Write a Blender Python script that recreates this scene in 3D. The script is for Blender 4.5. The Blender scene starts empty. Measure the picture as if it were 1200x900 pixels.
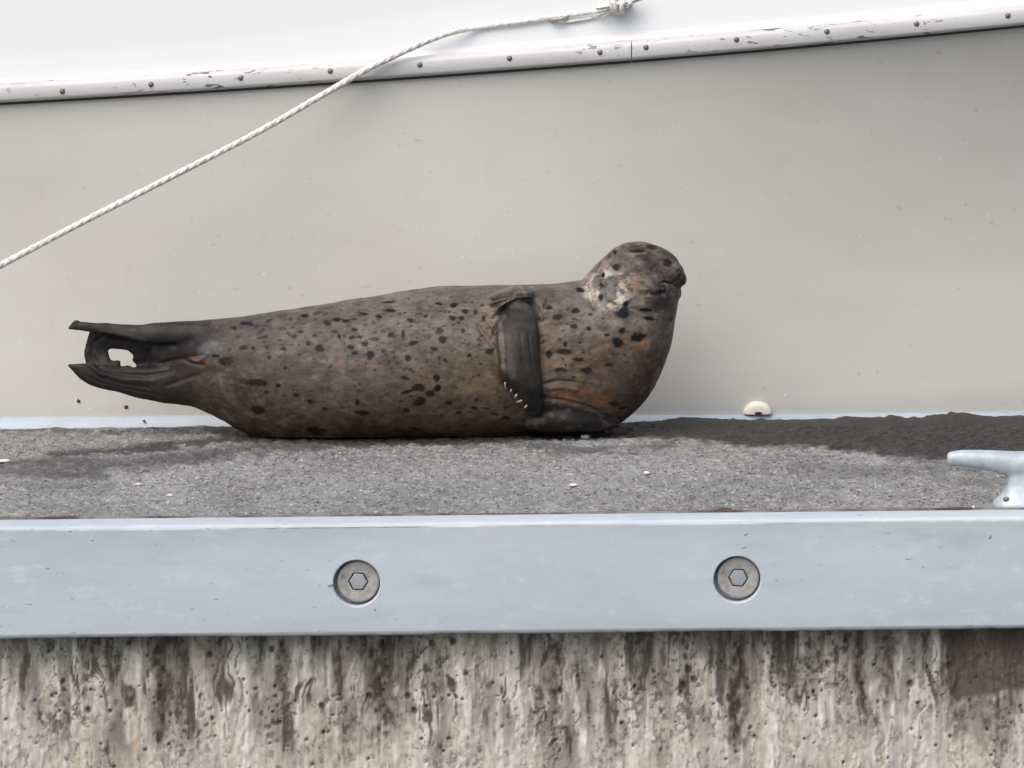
import bpy, bmesh, math, random
import numpy as np
from mathutils import Vector, Matrix

random.seed(7); RNG = np.random.default_rng(11)
scene = bpy.context.scene
COL = scene.collection

# ------------------------------------------------------------------ camera
FPX = 4510.0                      # focal length in photograph pixels (1200 wide)
CAM = np.array([0.0, -8.0, 1.4]); PITCH = 0.139; ROLL = 0.0100
F_ = np.array([0, math.cos(PITCH), -math.sin(PITCH)])
R0 = np.array([1.0, 0, 0]); U0 = np.array([0, math.sin(PITCH), math.cos(PITCH)])
R_ = math.cos(ROLL)*R0 - math.sin(ROLL)*U0
U_ = math.cos(ROLL)*U0 + math.sin(ROLL)*R0
cd = bpy.data.cameras.new('camera'); cam = bpy.data.objects.new('camera', cd); COL.objects.link(cam)
cd.sensor_width = 36; cd.lens = 36*FPX/1200; cd.clip_end = 3000; cd.clip_start = 0.1
M = Matrix.Identity(4)
for i in range(3):
    M[i][0] = R_[i]; M[i][1] = U_[i]; M[i][2] = -F_[i]; M[i][3] = CAM[i]
cam.matrix_world = M
scene.camera = cam

# ------------------------------------------------------------------ sky, sun, exposure
SUN_EL, SUN_AZ = 52, -32          # degrees; azimuth measured from the camera side, negative = left
w = bpy.data.worlds.new('World'); scene.world = w; w.use_nodes = True
nt = w.node_tree; nt.nodes.clear()
sky = nt.nodes.new('ShaderNodeTexSky'); sky.sky_type = 'NISHITA'; sky.sun_disc = False
sd = Vector((math.sin(math.radians(SUN_AZ))*math.cos(math.radians(SUN_EL)),
             -math.cos(math.radians(SUN_AZ))*math.cos(math.radians(SUN_EL)), math.sin(math.radians(SUN_EL))))
sky.sun_elevation = math.radians(SUN_EL); sky.sun_rotation = math.atan2(sd.x, sd.y)
sky.dust_density = 4.0; sky.air_density = 0.9; sky.ozone_density = 0.8
bg = nt.nodes.new('ShaderNodeBackground'); bg.inputs['Strength'].default_value = 0.14
wo = nt.nodes.new('ShaderNodeOutputWorld')
nt.links.new(sky.outputs[0], bg.inputs[0]); nt.links.new(bg.outputs[0], wo.inputs[0])
sl = bpy.data.lights.new('sun', 'SUN'); sl.energy = 1.35; sl.angle = math.radians(55); sl.color = (1, 0.975, 0.90)
so = bpy.data.objects.new('sun', sl); COL.objects.link(so)
so.rotation_euler = sd.to_track_quat('Z', 'Y').to_euler(); so.location = (-4, -6, 8)
vs = scene.view_settings
vs.view_transform = 'Standard'; vs.look = 'None'; vs.gamma = 1; vs.use_curve_mapping = False; vs.exposure = 0.35

# ------------------------------------------------------------------ pixel <-> place
def P(px, py, y):                 # the point on the photograph's sight line that lies at depth y
    d = F_ + (px-600)/FPX*R_ - (py-450)/FPX*U_
    return CAM + d*((y-CAM[1])/d[1])
def PZ(px, py, z):
    d = F_ + (px-600)/FPX*R_ - (py-450)/FPX*U_
    return CAM + d*((z-CAM[2])/d[2])
def proj(V):
    q = np.asarray(V)-CAM; dz = q@F_
    return 600+FPX*(q@R_)/dz, 450-FPX*(q@U_)/dz
def lin(r, g, b):
    f = lambda c: (c/255/12.92) if c/255 <= .04045 else ((c/255+.055)/1.055)**2.4
    return (f(r), f(g), f(b))

# ------------------------------------------------------------------ numpy noise
_perm = RNG.random((4096,))
def _h(ix, iy, iz):
    n = (ix*374761393 + iy*668265263 + iz*2147483647*0 + iz*1274126177) & 0xffffffff
    n = ((n ^ (n >> 13))*1274126177) & 0xffffffff
    return _perm[(n ^ (n >> 16)) & 4095]
def vnoise(x, y, z=0.0):
    x, y, z = np.broadcast_arrays(np.asarray(x, float), np.asarray(y, float), np.asarray(z, float))
    ix, iy, iz = [np.floor(a).astype(np.int64) for a in (x, y, z)]
    fx, fy, fz = x-ix, y-iy, z-iz
    fx, fy, fz = [a*a*(3-2*a) for a in (fx, fy, fz)]
    L = lambda a, b, t: a+(b-a)*t
    c = lambda i, j, k: _h(ix+i, iy+j, iz+k)
    return L(L(L(c(0,0,0), c(1,0,0), fx), L(c(0,1,0), c(1,1,0), fx), fy),
             L(L(c(0,0,1), c(1,0,1), fx), L(c(0,1,1), c(1,1,1), fx), fy), fz)
def fbm(x, y, z=0.0, o=4, g=.5):
    s, a, t = 0, 1, 0
    for i in range(o):
        k = 2.03**i
        s = s+a*vnoise(x*k+17*i, y*k+5*i, np.asarray(z)*k+9*i); t += a; a *= g
    return s/t
def sst(a, b, x):
    t = np.clip((x-a)/(b-a), 0, 1); return t*t*(3-2*t)
def seg_dist(x, y, pl):
    d = np.full(np.shape(x), 1e9)
    for (ax, ay), (bx, by) in zip(pl[:-1], pl[1:]):
        vx, vy = bx-ax, by-ay
        t = np.clip(((x-ax)*vx+(y-ay)*vy)/(vx*vx+vy*vy+1e-9), 0, 1)
        d = np.minimum(d, np.hypot(x-ax-t*vx, y-ay-t*vy))
    return d
def in_poly(x, y, pl):            # signed distance, negative inside
    d = seg_dist(x, y, pl+[pl[0]]); ins = np.zeros(np.shape(x), bool)
    n = len(pl)
    for i in range(n):
        (ax, ay), (bx, by) = pl[i], pl[(i+1) % n]
        if ay == by: continue
        c = ((ay > y) != (by > y)) & (x < (bx-ax)*(y-ay)/(by-ay)+ax)
        ins ^= c
    return np.where(ins, -d, d)
def crom(pts, sub):
    pts = np.asarray(pts, float); n = len(pts); out = []
    for i in range(n-1):
        p0, p1, p2, p3 = pts[max(i-1, 0)], pts[i], pts[i+1], pts[min(i+2, n-1)]
        for k in range(sub):
            t = k/sub
            out.append(.5*(2*p1+(p2-p0)*t+(2*p0-5*p1+4*p2-p3)*t*t+(3*p1-p0-3*p2+p3)*t**3))
    out.append(pts[-1]); return np.array(out)

# ------------------------------------------------------------------ mesh + object helpers
def mesh_from(verts, faces, smooth=True):
    me = bpy.data.meshes.new('mesh'); me.from_pydata([tuple(v) for v in verts], [], faces); me.update()
    if smooth: me.shade_smooth()
    return me
def grid_mesh(V, nu, nv):         # V: (nu*nv,3), v fastest
    idx = np.arange(nu*nv).reshape(nu, nv)
    q = np.stack([idx[:-1, :-1], idx[1:, :-1], idx[1:, 1:], idx[:-1, 1:]], -1).reshape(-1, 4)
    me = bpy.data.meshes.new('mesh')
    me.vertices.add(len(V)); me.vertices.foreach_set('co', np.asarray(V, np.float32).ravel())
    me.loops.add(q.size); me.loops.foreach_set('vertex_index', q.ravel().astype(np.int32))
    me.polygons.add(len(q)); me.polygons.foreach_set('loop_start', (np.arange(len(q))*4).astype(np.int32))
    me.update(calc_edges=True); me.shade_smooth(); return me
def link(name, me, mat, parent=None):
    o = bpy.data.objects.new(name, me); COL.objects.link(o)
    if me is not None and mat is not None and not len(me.materials): me.materials.append(mat)
    if parent is not None: o.parent = parent; 
    return o
def place(o, parent, m=None):     # keep world coordinates baked in meshes while the parent Empty sits elsewhere
    o.parent = parent; o.matrix_parent_inverse = parent.matrix_basis.inverted(); return o
def tag(o, label=None, cat=None, group=None, kind=None):
    for k, v in (('label', label), ('category', cat), ('group', group), ('kind', kind)):
        if v: o[k] = v
    return o
def thing(name, loc, label, cat, group=None):
    o = bpy.data.objects.new(name, None); COL.objects.link(o); o.location = tuple(loc); o.empty_display_size = .1
    return tag(o, label, cat, group)
def part(name, me, mat, parent): return place(link(name, me, mat), parent)
def loft_data(sections, caps=True):   # list of (n,3) rings
    n = len(sections[0]); V = np.concatenate(sections); F = []
    for i in range(len(sections)-1):
        for j in range(n):
            a, b = i*n+j, i*n+(j+1) % n
            F.append((a, b, b+n, a+n))
    if caps:
        V = np.concatenate([V, sections[0].mean(0)[None], sections[-1].mean(0)[None]])
        c0, c1 = len(V)-2, len(V)-1; e = (len(sections)-1)*n
        for j in range(n):
            F.append((c0, (j+1) % n, j)); F.append((c1, e+j, e+(j+1) % n))
    return V, F
def join_data(lst):
    V, F, o = [], [], 0
    for v, f in lst:
        V.append(np.asarray(v)); F += [tuple(i+o for i in q) for q in f]; o += len(v)
    return np.concatenate(V), F
def ellipsoid(c, r, rot=0.0, nu=28, nv=18):
    V, F = [], []
    for i in range(1, nv):
        t = math.pi*i/nv
        for j in range(nu):
            p = 2*math.pi*j/nu
            V.append((r[0]*math.cos(t), r[1]*math.sin(t)*math.cos(p), r[2]*math.sin(t)*math.sin(p)))
    V += [(r[0], 0, 0), (-r[0], 0, 0)]
    for i in range(nv-2):
        for j in range(nu):
            a, b = i*nu+j, i*nu+(j+1) % nu
            F.append((a, a+nu, b+nu, b))
    t0, t1 = len(V)-2, len(V)-1; e = (nv-2)*nu
    for j in range(nu):
        F.append((t0, j, (j+1) % nu)); F.append((t1, e+(j+1) % nu, e+j))
    V = np.array(V); cs, sn = math.cos(rot), math.sin(rot)
    V = np.stack([V[:, 0]*cs-V[:, 2]*sn, V[:, 1], V[:, 0]*sn+V[:, 2]*cs], 1)+np.asarray(c)
    return V, F
def tube_data(path, rad, n=10):
    path = np.asarray(path, float); rad = np.broadcast_to(rad, (len(path),)); S = []
    T = np.gradient(path, axis=0); T /= np.linalg.norm(T, axis=1)[:, None]
    up = np.array([0, 0, 1.0])
    if abs(T[0]@up) > .9: up = np.array([0, 1.0, 0])
    for p, t, r in zip(path, T, rad):
        a = np.cross(t, up); a /= np.linalg.norm(a); b = np.cross(a, t); up = b
        ph = np.linspace(0, 2*math.pi, n, endpoint=False)
        S.append(p+r*(np.cos(ph)[:, None]*a+np.sin(ph)[:, None]*b))
    return loft_data(S)
def box_mesh(x0, x1, y0, y1, z0, z1, bev=0.0, seg=2):
    bm = bmesh.new(); bmesh.ops.create_cube(bm, size=1)
    for v in bm.verts:
        v.co = ((x0+x1)/2+v.co.x*(x1-x0), (y0+y1)/2+v.co.y*(y1-y0), (z0+z1)/2+v.co.z*(z1-z0))
    if bev: bmesh.ops.bevel(bm, geom=bm.edges[:], offset=bev, segments=seg, affect='EDGES', profile=.5)
    me = bpy.data.meshes.new('mesh'); bm.to_mesh(me); bm.free(); return me
def remesh(V, F, vox):
    me = mesh_from(V, F); o = bpy.data.objects.new('tmp', me); COL.objects.link(o)
    m = o.modifiers.new('r', 'REMESH'); m.mode = 'VOXEL'; m.voxel_size = vox; m.adaptivity = 0
    bpy.context.view_layer.update()
    dg = bpy.context.evaluated_depsgraph_get()
    out = bpy.data.meshes.new_from_object(o.evaluated_get(dg))
    bpy.data.objects.remove(o); out.shade_smooth(); return out
def get_co(me):
    a = np.empty(len(me.vertices)*3, np.float32); me.vertices.foreach_get('co', a); return a.reshape(-1, 3).astype(float)
def set_co(me, V): me.vertices.foreach_set('co', V.astype(np.float32).ravel()); me.update()
def get_no(me):
    me.update(); a = np.empty(len(me.vertices)*3, np.float32); me.vertex_normals.foreach_get('vector', a); return a.reshape(-1, 3).astype(float)
def smooth_mesh(me, it, lam=.5):
    e = np.empty(len(me.edges)*2, np.int32); me.edges.foreach_get('vertices', e); e = e.reshape(-1, 2)
    V = get_co(me); n = len(V); i = np.concatenate([e[:, 0], e[:, 1]]); j = np.concatenate([e[:, 1], e[:, 0]])
    cnt = np.bincount(i, minlength=n).clip(1)
    for _ in range(it):
        A = np.stack([np.bincount(i, V[j, k], n) for k in range(3)], 1)/cnt[:, None]
        V = V+lam*(A-V)
    set_co(me, V)
def set_color(me, name, C):
    at = me.attributes.new(name, 'FLOAT_COLOR', 'POINT')
    C = np.concatenate([np.asarray(C), np.ones((len(C), 1))], 1) if np.shape(C)[1] == 3 else C
    at.data.foreach_set('color', C.astype(np.float32).ravel())

# ------------------------------------------------------------------ material helper
class Mat:
    def __init__(s, name, rough=.6, color=(.5, .5, .5), metal=0, spec=.5):
        s.m = bpy.data.materials.new(name); s.m.use_nodes = True; s.t = s.m.node_tree
        s.b = s.t.nodes['Principled BSDF']
        s.b.inputs['Roughness'].default_value = rough; s.b.inputs['Metallic'].default_value = metal
        s.b.inputs['Base Color'].default_value = (*color, 1); s.b.inputs['Specular IOR Level'].default_value = spec
        s.co = s.t.nodes.new('ShaderNodeTexCoord').outputs['Object']; s.bump_prev = None
    def n(s, k, **kw):
        nd = s.t.nodes.new('ShaderNode'+k)
        for a, v in kw.items():
            if a in ('operation', 'blend_type', 'data_type', 'feature', 'distance', 'attribute_name', 'interpolation_type', 'noise_dimensions'): setattr(nd, a, v)
            else: nd.inputs[a].default_value = v
        return nd
    def l(s, a, b): s.t.links.new(a, b)
    def val(s, sock): return sock
    def scaled(s, sc, loc=(0, 0, 0)):
        mp = s.n('Mapping'); mp.inputs['Scale'].default_value = sc; mp.inputs['Location'].default_value = loc
        s.l(s.co, mp.inputs['Vector']); return mp.outputs[0]
    def noise(s, scale, detail=4, rough=.55, sc=(1, 1, 1), dist=0, loc=(0, 0, 0)):
        nd = s.n('TexNoise'); nd.inputs['Scale'].default_value = scale; nd.inputs['Detail'].default_value = detail
        nd.inputs['Roughness'].default_value = rough; nd.inputs['Distortion'].default_value = dist
        s.l(s.scaled(sc, loc), nd.inputs['Vector']); return nd.outputs['Fac']
    def ramp(s, fac, stops):
        r = s.t.nodes.new('ShaderNodeValToRGB'); e = r.color_ramp.elements
        while len(e) < len(stops): e.new(.5)
        for k, (p, c) in zip(e, stops):
            k.position = p; k.color = (*c, 1) if hasattr(c, '__len__') else (c, c, c, 1)
        s.l(fac, r.inputs[0]); return r.outputs[0]
    def mix(s, a, b, fac, mode='MIX'):
        m = s.t.nodes.new('ShaderNodeMix'); m.data_type = 'RGBA'; m.blend_type = mode
        for sock, v in ((m.inputs[6], a), (m.inputs[7], b), (m.inputs[0], fac)):
            if hasattr(v, 'is_linked'): s.l(v, sock)
            elif hasattr(v, '__len__'): sock.default_value = (*v, 1)
            else: sock.default_value = v
        return m.outputs[2]
    def attr(s, name):
        a = s.t.nodes.new('ShaderNodeAttribute'); a.attribute_name = name; return a
    def color(s, sock): s.l(sock, s.b.inputs['Base Color'])
    def rough(s, sock): s.l(sock, s.b.inputs['Roughness'])
    def bump(s, h, strength=.5, dist=.002):
        b = s.t.nodes.new('ShaderNodeBump'); b.inputs['Strength'].default_value = strength; b.inputs['Distance'].default_value = dist
        s.l(h, b.inputs['Height'])
        if s.bump_prev is not None: s.l(s.bump_prev, b.inputs['Normal'])
        s.bump_prev = b.outputs[0]; s.l(b.outputs[0], s.b.inputs['Normal'])

# gelcoat hull, old and dull
mh = Mat('hull_gelcoat', .38, spec=.35)
c = mh.mix((.59, .58, .535), (.645, .635, .595), mh.ramp(mh.noise(2.2, 3, sc=(.6, 1, 1.4)), [(.35, 0.0), (.65, 1.0)]))
c = mh.mix(c, (.47, .44, .39), mh.ramp(mh.noise(9, 5, .65, sc=(1.2, 1, 1)), [(.60, 0.0), (.82, .25)]))
c = mh.mix(c, (.45, .43, .38), mh.ramp(mh.noise(16, 4, .6, sc=(1.3, 1, .10), loc=(2, 0, 5)), [(.64, 0.0), (.80, .10)]))
c = mh.mix(c, (.30, .28, .25), mh.ramp(mh.noise(55, 2, .5, sc=(.7, 1, 1)), [(.70, 0.0), (.78, .35)]))
c = mh.mix(c, (.82, .82, .80), mh.ramp(mh.noise(75, 1, .5, loc=(3, 1, 7)), [(.785, 0.0), (.81, .8)]))
mh.color(c); mh.rough(mh.ramp(mh.noise(6, 4), [(.3, .32), (.7, .5)]))
mh.bump(mh.noise(3, 2, sc=(.5, 1, 1)), .12, .02)
MH = mh.m
mw = Mat('white_gelcoat', .30, spec=.4)
mw.color(mw.mix((.655, .675, .685), (.70, .715, .72), mw.noise(3, 3))); MWH = mw.m
mc = Mat('chine_white', .4)
mc.color(mc.mix((.42, .49, .56), (.36, .41, .46), mc.ramp(mc.noise(14, 4), [(.45, 0.0), (.7, 1.0)]))); MCH = mc.m
mr = Mat('rail_vinyl', .42)
c = mr.mix((.60, .60, .595), (.50, .50, .495), mr.ramp(mr.noise(7, 4, sc=(.4, 1, 2)), [(.4, 0.0), (.7, 1.0)]))
sx = mr.noise(60, 3, .6, sc=(.35, 1, 1.2), dist=.6)
zone = mr.ramp(mr.noise(2.6, 2, loc=(4.3, 0, 2)), [(.42, 0.0), (.6, 1.0)])
k = mr.mix((0, 0, 0), mr.ramp(sx, [(.61, 0.0), (.64, 1.0)]), zone, 'MIX')
c = mr.mix(c, (.13, .12, .11), k); mr.color(c)
mr.bump(sx, .25, .002); MRAIL = mr.m
ms = Mat('screw_steel', .4, (.16, .155, .15), .6); ms.color(ms.mix((.10, .095, .09), (.24, .23, .22), ms.noise(120, 2))); MSC = ms.m
# galvanised painted beam
mb = Mat('waler_paint', .5, spec=.35)
c = mb.mix((.45, .51, .565), (.51, .565, .61), mb.ramp(mb.noise(3.2, 4, .6, sc=(.5, 1, 1.6)), [(.40, 0.0), (.60, 1.0)]))
c = mb.mix(c, (.36, .455, .52), mb.ramp(mb.noise(14, 5, .65, sc=(.35, 1, 1.2)), [(.55, 0.0), (.75, .8)]))
c = mb.mix(c, (.58, .63, .66), mb.ramp(mb.noise(30, 4, .7, sc=(.5, 1, 1)), [(.56, 0.0), (.74, .8)]))
scr = mb.ramp(mb.noise(90, 2, .5, sc=(.45, 1, 1), dist=.4), [(.69, 0.0), (.72, 1.0)])
c = mb.mix(c, (.13, .13, .12), mb.mix((0, 0, 0), scr, mb.ramp(mb.noise(5, 2, loc=(1, 2, 3)), [(.45, .0), (.62, .75)])))
c = mb.mix(c, (.30, .27, .22), mb.ramp(mb.attr('Grime').outputs['Fac'], [(0, 0.0), (1, .75)]))
mb.color(c); mb.rough(mb.ramp(mb.noise(12, 3), [(.3, .42), (.7, .6)]))
mb.bump(mb.noise(40, 4, .6, sc=(.5, 1, 1)), .18, .003); MBEAM = mb.m
mg = Mat('washer_galvanised', .55, metal=.35)
c = mg.mix((.33, .325, .31), (.48, .46, .43), mg.ramp(mg.noise(60, 4), [(.35, 0.0), (.65, 1.0)]))
c = mg.mix(c, (.16, .13, .10), mg.ramp(mg.noise(40, 4, loc=(5, 5, 5)), [(.58, 0.0), (.72, .7)]))
mg.color(c); mg.bump(mg.noise(150, 3), .2, .002); MWASH = mg.m
mg = Mat('bolt_galvanised', .5, metal=.4); mg.color(mg.mix((.36, .39, .42), (.46, .48, .5), mg.noise(90, 3))); MBOLT = mg.m
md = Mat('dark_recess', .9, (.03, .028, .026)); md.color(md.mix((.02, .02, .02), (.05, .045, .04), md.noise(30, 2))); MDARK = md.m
# concrete
mk = Mat('deck_concrete', .85, spec=.3)
a = mk.attr('Col')
wetf = mk.attr('Wet').outputs['Fac']
c = mk.mix(a.outputs['Color'], mk.mix((.46, .455, .44), (.06, .057, .055), wetf), mk.ramp(mk.noise(130, 2, .5, sc=(1, .6, 1)), [(.58, 0.0), (.66, .7)]))
c = mk.mix(c, (.055, .05, .047), mk.ramp(mk.noise(120, 2, .5, sc=(1, .6, 1), loc=(3, 8, 1)), [(.58, 0.0), (.65, .75)]))
mk.color(c)
r = mk.ramp(mk.attr('Wet').outputs['Fac'], [(0, .9), (1, .5)]); mk.rough(r)
mk.bump(mk.noise(170, 3, .6), .8, .005); MDECK = mk.m
mk = Mat('wall_concrete', .85, spec=.3)
c = mk.mix(mk.attr('Col').outputs['Color'], (.07, .06, .05), mk.ramp(mk.noise(70, 4, .6, sc=(1, 1, .8)), [(.58, 0.0), (.66, .55)]), 'MIX')
c = mk.mix(c, (.55, .53, .49), mk.ramp(mk.noise(95, 3, .6, sc=(1, 1, .5), loc=(7, 2, 2)), [(.60, 0.0), (.70, .22)]))
mk.color(c); mk.bump(mk.noise(80, 5, .65, sc=(1, 1, .6)), .3, .004); MWALL = mk.m
mk = Mat('rusty_strip', .85); c = mk.mix((.065, .035, .028), (.21, .19, .17), mk.ramp(mk.noise(14, 5, .65, sc=(.4, 1, 1)), [(.42, 0.0), (.55, 1.0)])); mk.color(c); MRUST = mk.m
mk = Mat('wet_dirt', .6); c = mk.mix((.016, .014, .013), (.042, .036, .032), mk.noise(80, 4)); mk.color(c); mk.bump(mk.noise(120, 3), .6, .004); MDIRT = mk.m
mk = Mat('cleat_galvanised', .45, metal=.15)
c = mk.mix((.46, .53, .58), (.38, .43, .47), mk.ramp(mk.noise(30, 4, .6), [(.4, 0.0), (.65, 1.0)]))
c = mk.mix(c, (.16, .16, .16), mk.ramp(mk.noise(45, 4, .65, loc=(2, 4, 4)), [(.62, 0.0), (.74, .7)]))
mk.color(c); mk.bump(mk.noise(90, 3), .2, .002); MCLEAT = mk.m
mk = Mat('rope_fibre', .8); c = mk.mix((.76, .75, .72), (.42, .39, .35), mk.ramp(mk.noise(110, 4, .6), [(.45, 0.0), (.72, 1.0)])); mk.color(c)
mk.bump(mk.noise(600, 2), .4, .001); MROPE = mk.m
mk = Mat('shell_white', .5, (.75, .73, .68)); mk.color(mk.mix((.8, .78, .73), (.6, .57, .5), mk.noise(80, 2))); MSHELL = mk.m
mk = Mat('dead_leaf', .8, (.05, .03, .02)); mk.color(mk.mix((.03, .02, .015), (.10, .06, .035), mk.noise(60, 3))); MLEAF = mk.m
mk = Mat('cream_plastic', .35); mk.color(mk.mix((.74, .71, .58), (.80, .78, .68), mk.noise(40, 2))); MCREAM = mk.m
mk = Mat('chrome', .2, (.7, .7, .7), .9); mk.color(mk.mix((.62, .63, .65), (.75, .75, .76), mk.noise(30, 2))); MCHROME = mk.m
mk = Mat('mud_speck', .8, (.04, .035, .03)); mk.color(mk.mix((.03, .025, .02), (.08, .07, .06), mk.noise(60, 2))); MMUD = mk.m
mk = Mat('harbour_water', .08, (.02, .035, .035)); mk.color(mk.mix((.015, .028, .028), (.03, .045, .042), mk.noise(.5, 3)))
mk.bump(mk.noise(2.2, 5, .6, sc=(1, 1.6, 1)), .6, .12); MWATER = mk.m
# seal
mz = Mat('seal_coat', .45, spec=.20)
a = mz.attr('Pig').outputs['Color']
m1 = mz.ramp(mz.noise(28, 5, .65, sc=(.8, 1, 1.1), dist=.5), [(.25, .50), (.5, .92), (.75, 1.4)])
m2 = mz.ramp(mz.noise(150, 3, .6, sc=(.35, 1, 1)), [(.25, .75), (.5, 1.0), (.75, 1.25)])
c = mz.mix(mz.mix(a, m1, 1.0, 'MULTIPLY'), m2, 1.0, 'MULTIPLY'); mz.color(c)
mz.rough(mz.ramp(mz.noise(20, 4), [(.3, .40), (.7, .60)]))
mz.bump(mz.noise(220, 3, .6, sc=(.3, 1, 1)), .14, .002); mz.bump(mz.noise(35, 4, .6), .16, .006)
MSEAL = mz.m
mk = Mat('claw_horn', .45); mk.color(mk.mix((.33, .30, .26), (.06, .05, .045), mk.ramp(mk.noise(160, 2), [(.42, 0.0), (.6, 1.0)]))); MCLAW = mk.m
mk = Mat('eye_dark', .4, (.008, .007, .007)); mk.color(mk.mix((.006, .005, .005), (.012, .01, .01), mk.noise(50, 2))); MEYE = mk.m

# ------------------------------------------------------------------ water (setting)
wm = mesh_from([(-150, -120, -.75), (150, -120, -.75), (150, 180, -.75), (-150, 180, -.75)], [(0, 1, 2, 3)], False)
tag(link('water', wm, MWATER), kind='structure')

# ------------------------------------------------------------------ dock
DEPTH = 1.364; XE = 5.0
dock = thing('concrete_dock', (0, .66, -.75), 'weathered grey concrete dock the seal lies on, edged with a pale blue beam', 'dock')
fine = np.arange(-1.72, 1.72, .0055)
xs = np.concatenate([np.linspace(-XE, -1.74, 60), fine, np.linspace(1.74, XE, 60)])
ys = np.linspace(.006, DEPTH, 210)
X, Y = np.meshgrid(xs, ys, indexing='ij'); x, y = X.ravel(), Y.ravel()
inner = (np.abs(x) < 1.72)
z = (fbm(x*3, y*3, o=3)-.5)*.008 + np.where(inner, (vnoise(x*105, y*105)-.35).clip(0)*.0095+(vnoise(x*45, y*45, 3)-.5)*.003, .002)-.002
z = z-.004
z = np.where(DEPTH-y < .05, z*.35-.0035, z); edge = sst(.04, 0, DEPTH-y); z -= edge*.006*vnoise(x*25, 0.3, 2)
px, py = proj(np.stack([x, y, np.zeros_like(x)], 1))
nz = (fbm(px/60, py/9, 1, 4)-.5); nz2 = (fbm(px/14, py/5, 4, 3)-.5)
# dark wet patch along the far right
wetR = in_poly(px+nz2*30, py+nz*16+nz2*6, [(700, 505), (760, 513), (800, 512), (870, 515), (930, 521), (1000, 526), (1060, 531), (1120, 533), (1200, 531), (1500, 530), (1500, 470), (650, 470), (690, 498)])
wet = sst(5, -4, wetR+nz2*8)
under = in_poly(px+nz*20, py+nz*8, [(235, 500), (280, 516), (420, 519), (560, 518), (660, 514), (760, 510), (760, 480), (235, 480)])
wet = np.maximum(wet, .9*sst(3, -2, under))  # same darkening and smoothing in a band beneath the seal
for pl, r, a_ in ([[(60, 530), (130, 528), (250, 513), (300, 506)], 5, .85], [[(0, 545), (60, 540), (150, 542), (230, 533), (300, 522), (380, 517)], 10, .65],
                  [[(-300, 530), (-60, 548), (30, 552), (120, 550)], 10, .6], [[(0, 566), (60, 569), (130, 566)], 4, .35], [[(600, 520), (680, 527), (740, 523), (790, 516)], 5, .55],
                  [[(1100, 560), (1200, 566), (1320, 560)], 6, .3], [[(930, 545), (1010, 552), (1120, 548), (1250, 543)], 11, .35], [[(0, 502), (130, 503), (260, 499)], 2.5, .5]):
    d = seg_dist(px+nz2*18, py+nz*9+nz2*8, pl); wet = np.maximum(wet, a_*sst(r*1.25, r*.1, d+nz2*7))
base = np.array([.245, .246, .237])*(0.88+.5*(fbm(x*5, y*3, 2)-.5)[:, None]+.5*(fbm(x*50, y*30, 3)-.5)[:, None]+.55*(vnoise(x*105, y*105)-.42)[:, None])
base = base*(1-.18*sst(.09, 0, y)[:, None])
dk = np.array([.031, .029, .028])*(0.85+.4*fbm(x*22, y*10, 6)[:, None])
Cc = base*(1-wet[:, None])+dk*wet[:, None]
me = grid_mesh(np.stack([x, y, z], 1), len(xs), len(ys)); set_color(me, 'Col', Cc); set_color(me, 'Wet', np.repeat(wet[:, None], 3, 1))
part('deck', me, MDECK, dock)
part('deck_slab', box_mesh(-XE, XE, .004, DEPTH-.004, -.16, -.018), MWALL, dock)
# near concrete face below the beam: relief and stains
xs = np.concatenate([np.linspace(-XE, -1.64, 80), np.arange(-1.62, 1.62, .0032), np.linspace(1.64, XE, 80)])
zs = np.concatenate([np.linspace(-.95, -.60, 14)[:-1], np.arange(-.60, -.012, .0032)])
X, Z = np.meshgrid(xs, zs, indexing='ij'); x, zz = X.ravel(), Z.ravel()
YW = -.022
px, py = proj(np.stack([x, np.full_like(x, YW), zz], 1))
wx = px+(fbm(px/26, py/40, 2, 3)-.5)*22+(fbm(px/7, py/14, 5, 3)-.5)*9
n1 = fbm(px/34, py/150, 7, 4); n2 = fbm(px/9, py/60, 8, 4); n3 = fbm(px/18, py/22, 9, 4)
low = sst(815, 895, py+(fbm(px/25, 3.0, 50, 3)-.5)*150)
Cw = np.array([.44, .40, .335])[None]*(0.70+.6*n3)[:, None]
Cw = Cw*(1-.0*low[:, None])+low[:, None]*np.array([.09, .085, .075])
gn = fbm(px/4.5, py/5.5, 41, 3)
topb = sst(815, 745, py+(fbm(px/16, 1.0, 51, 3)-.5)*120)
dark = sst(.50, .60, n1+.035*topb)*(1-.8*low)*.72+sst(.53, .63, n2+.02*topb)*(1-.75*low)*.6
dark = dark+sst(.54, .62, gn)*sst(.48, .64, fbm(px/26, py/60, 42, 3))*.8*(1-.4*low)
fg = (fbm(px/2.6, py/12, 70, 3)-.5)*.7
dark = np.clip(dark*.80*(1.0+1.6*fg), 0, .92)
xw = px+(fbm(px/40, py/55, 80, 3)-.5)*46+(fbm(px/12, py/18, 81, 3)-.5)*12
def lines(sc, k_, th): n_ = fbm(xw/sc, py/230, k_, 2); return sst(th, th*.3, np.abs(n_-.5)*2)
amp = fbm(px/30, py/45, 83, 3)
dark = np.maximum(dark, lines(11, 85, .075)*sst(.47, .58, amp)*.9*(1-.6*low))
drip = lines(9, 87, .07)*sst(.46, .60, fbm(px/36, py/60, 88, 3))*.9
light = sst(.52, .62, fbm(px/20, py/170, 12, 4))*.75+sst(.56, .64, fbm(px/5, py/70, 13, 3))*.7
def streaks(lst, soft=.6):
    out = np.zeros_like(px)
    for sx_, y0, y1, w_, a_ in lst:
        q = np.exp(-((wx-sx_)/w_)**2*1.1)*sst(y0-12, y0+6, py)*(1-sst(y1-35, y1+12, py+(fbm(px/4, 2.0, 60, 2)-.5)*40))*a_
        out = np.maximum(out, q)
    return out
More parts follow.
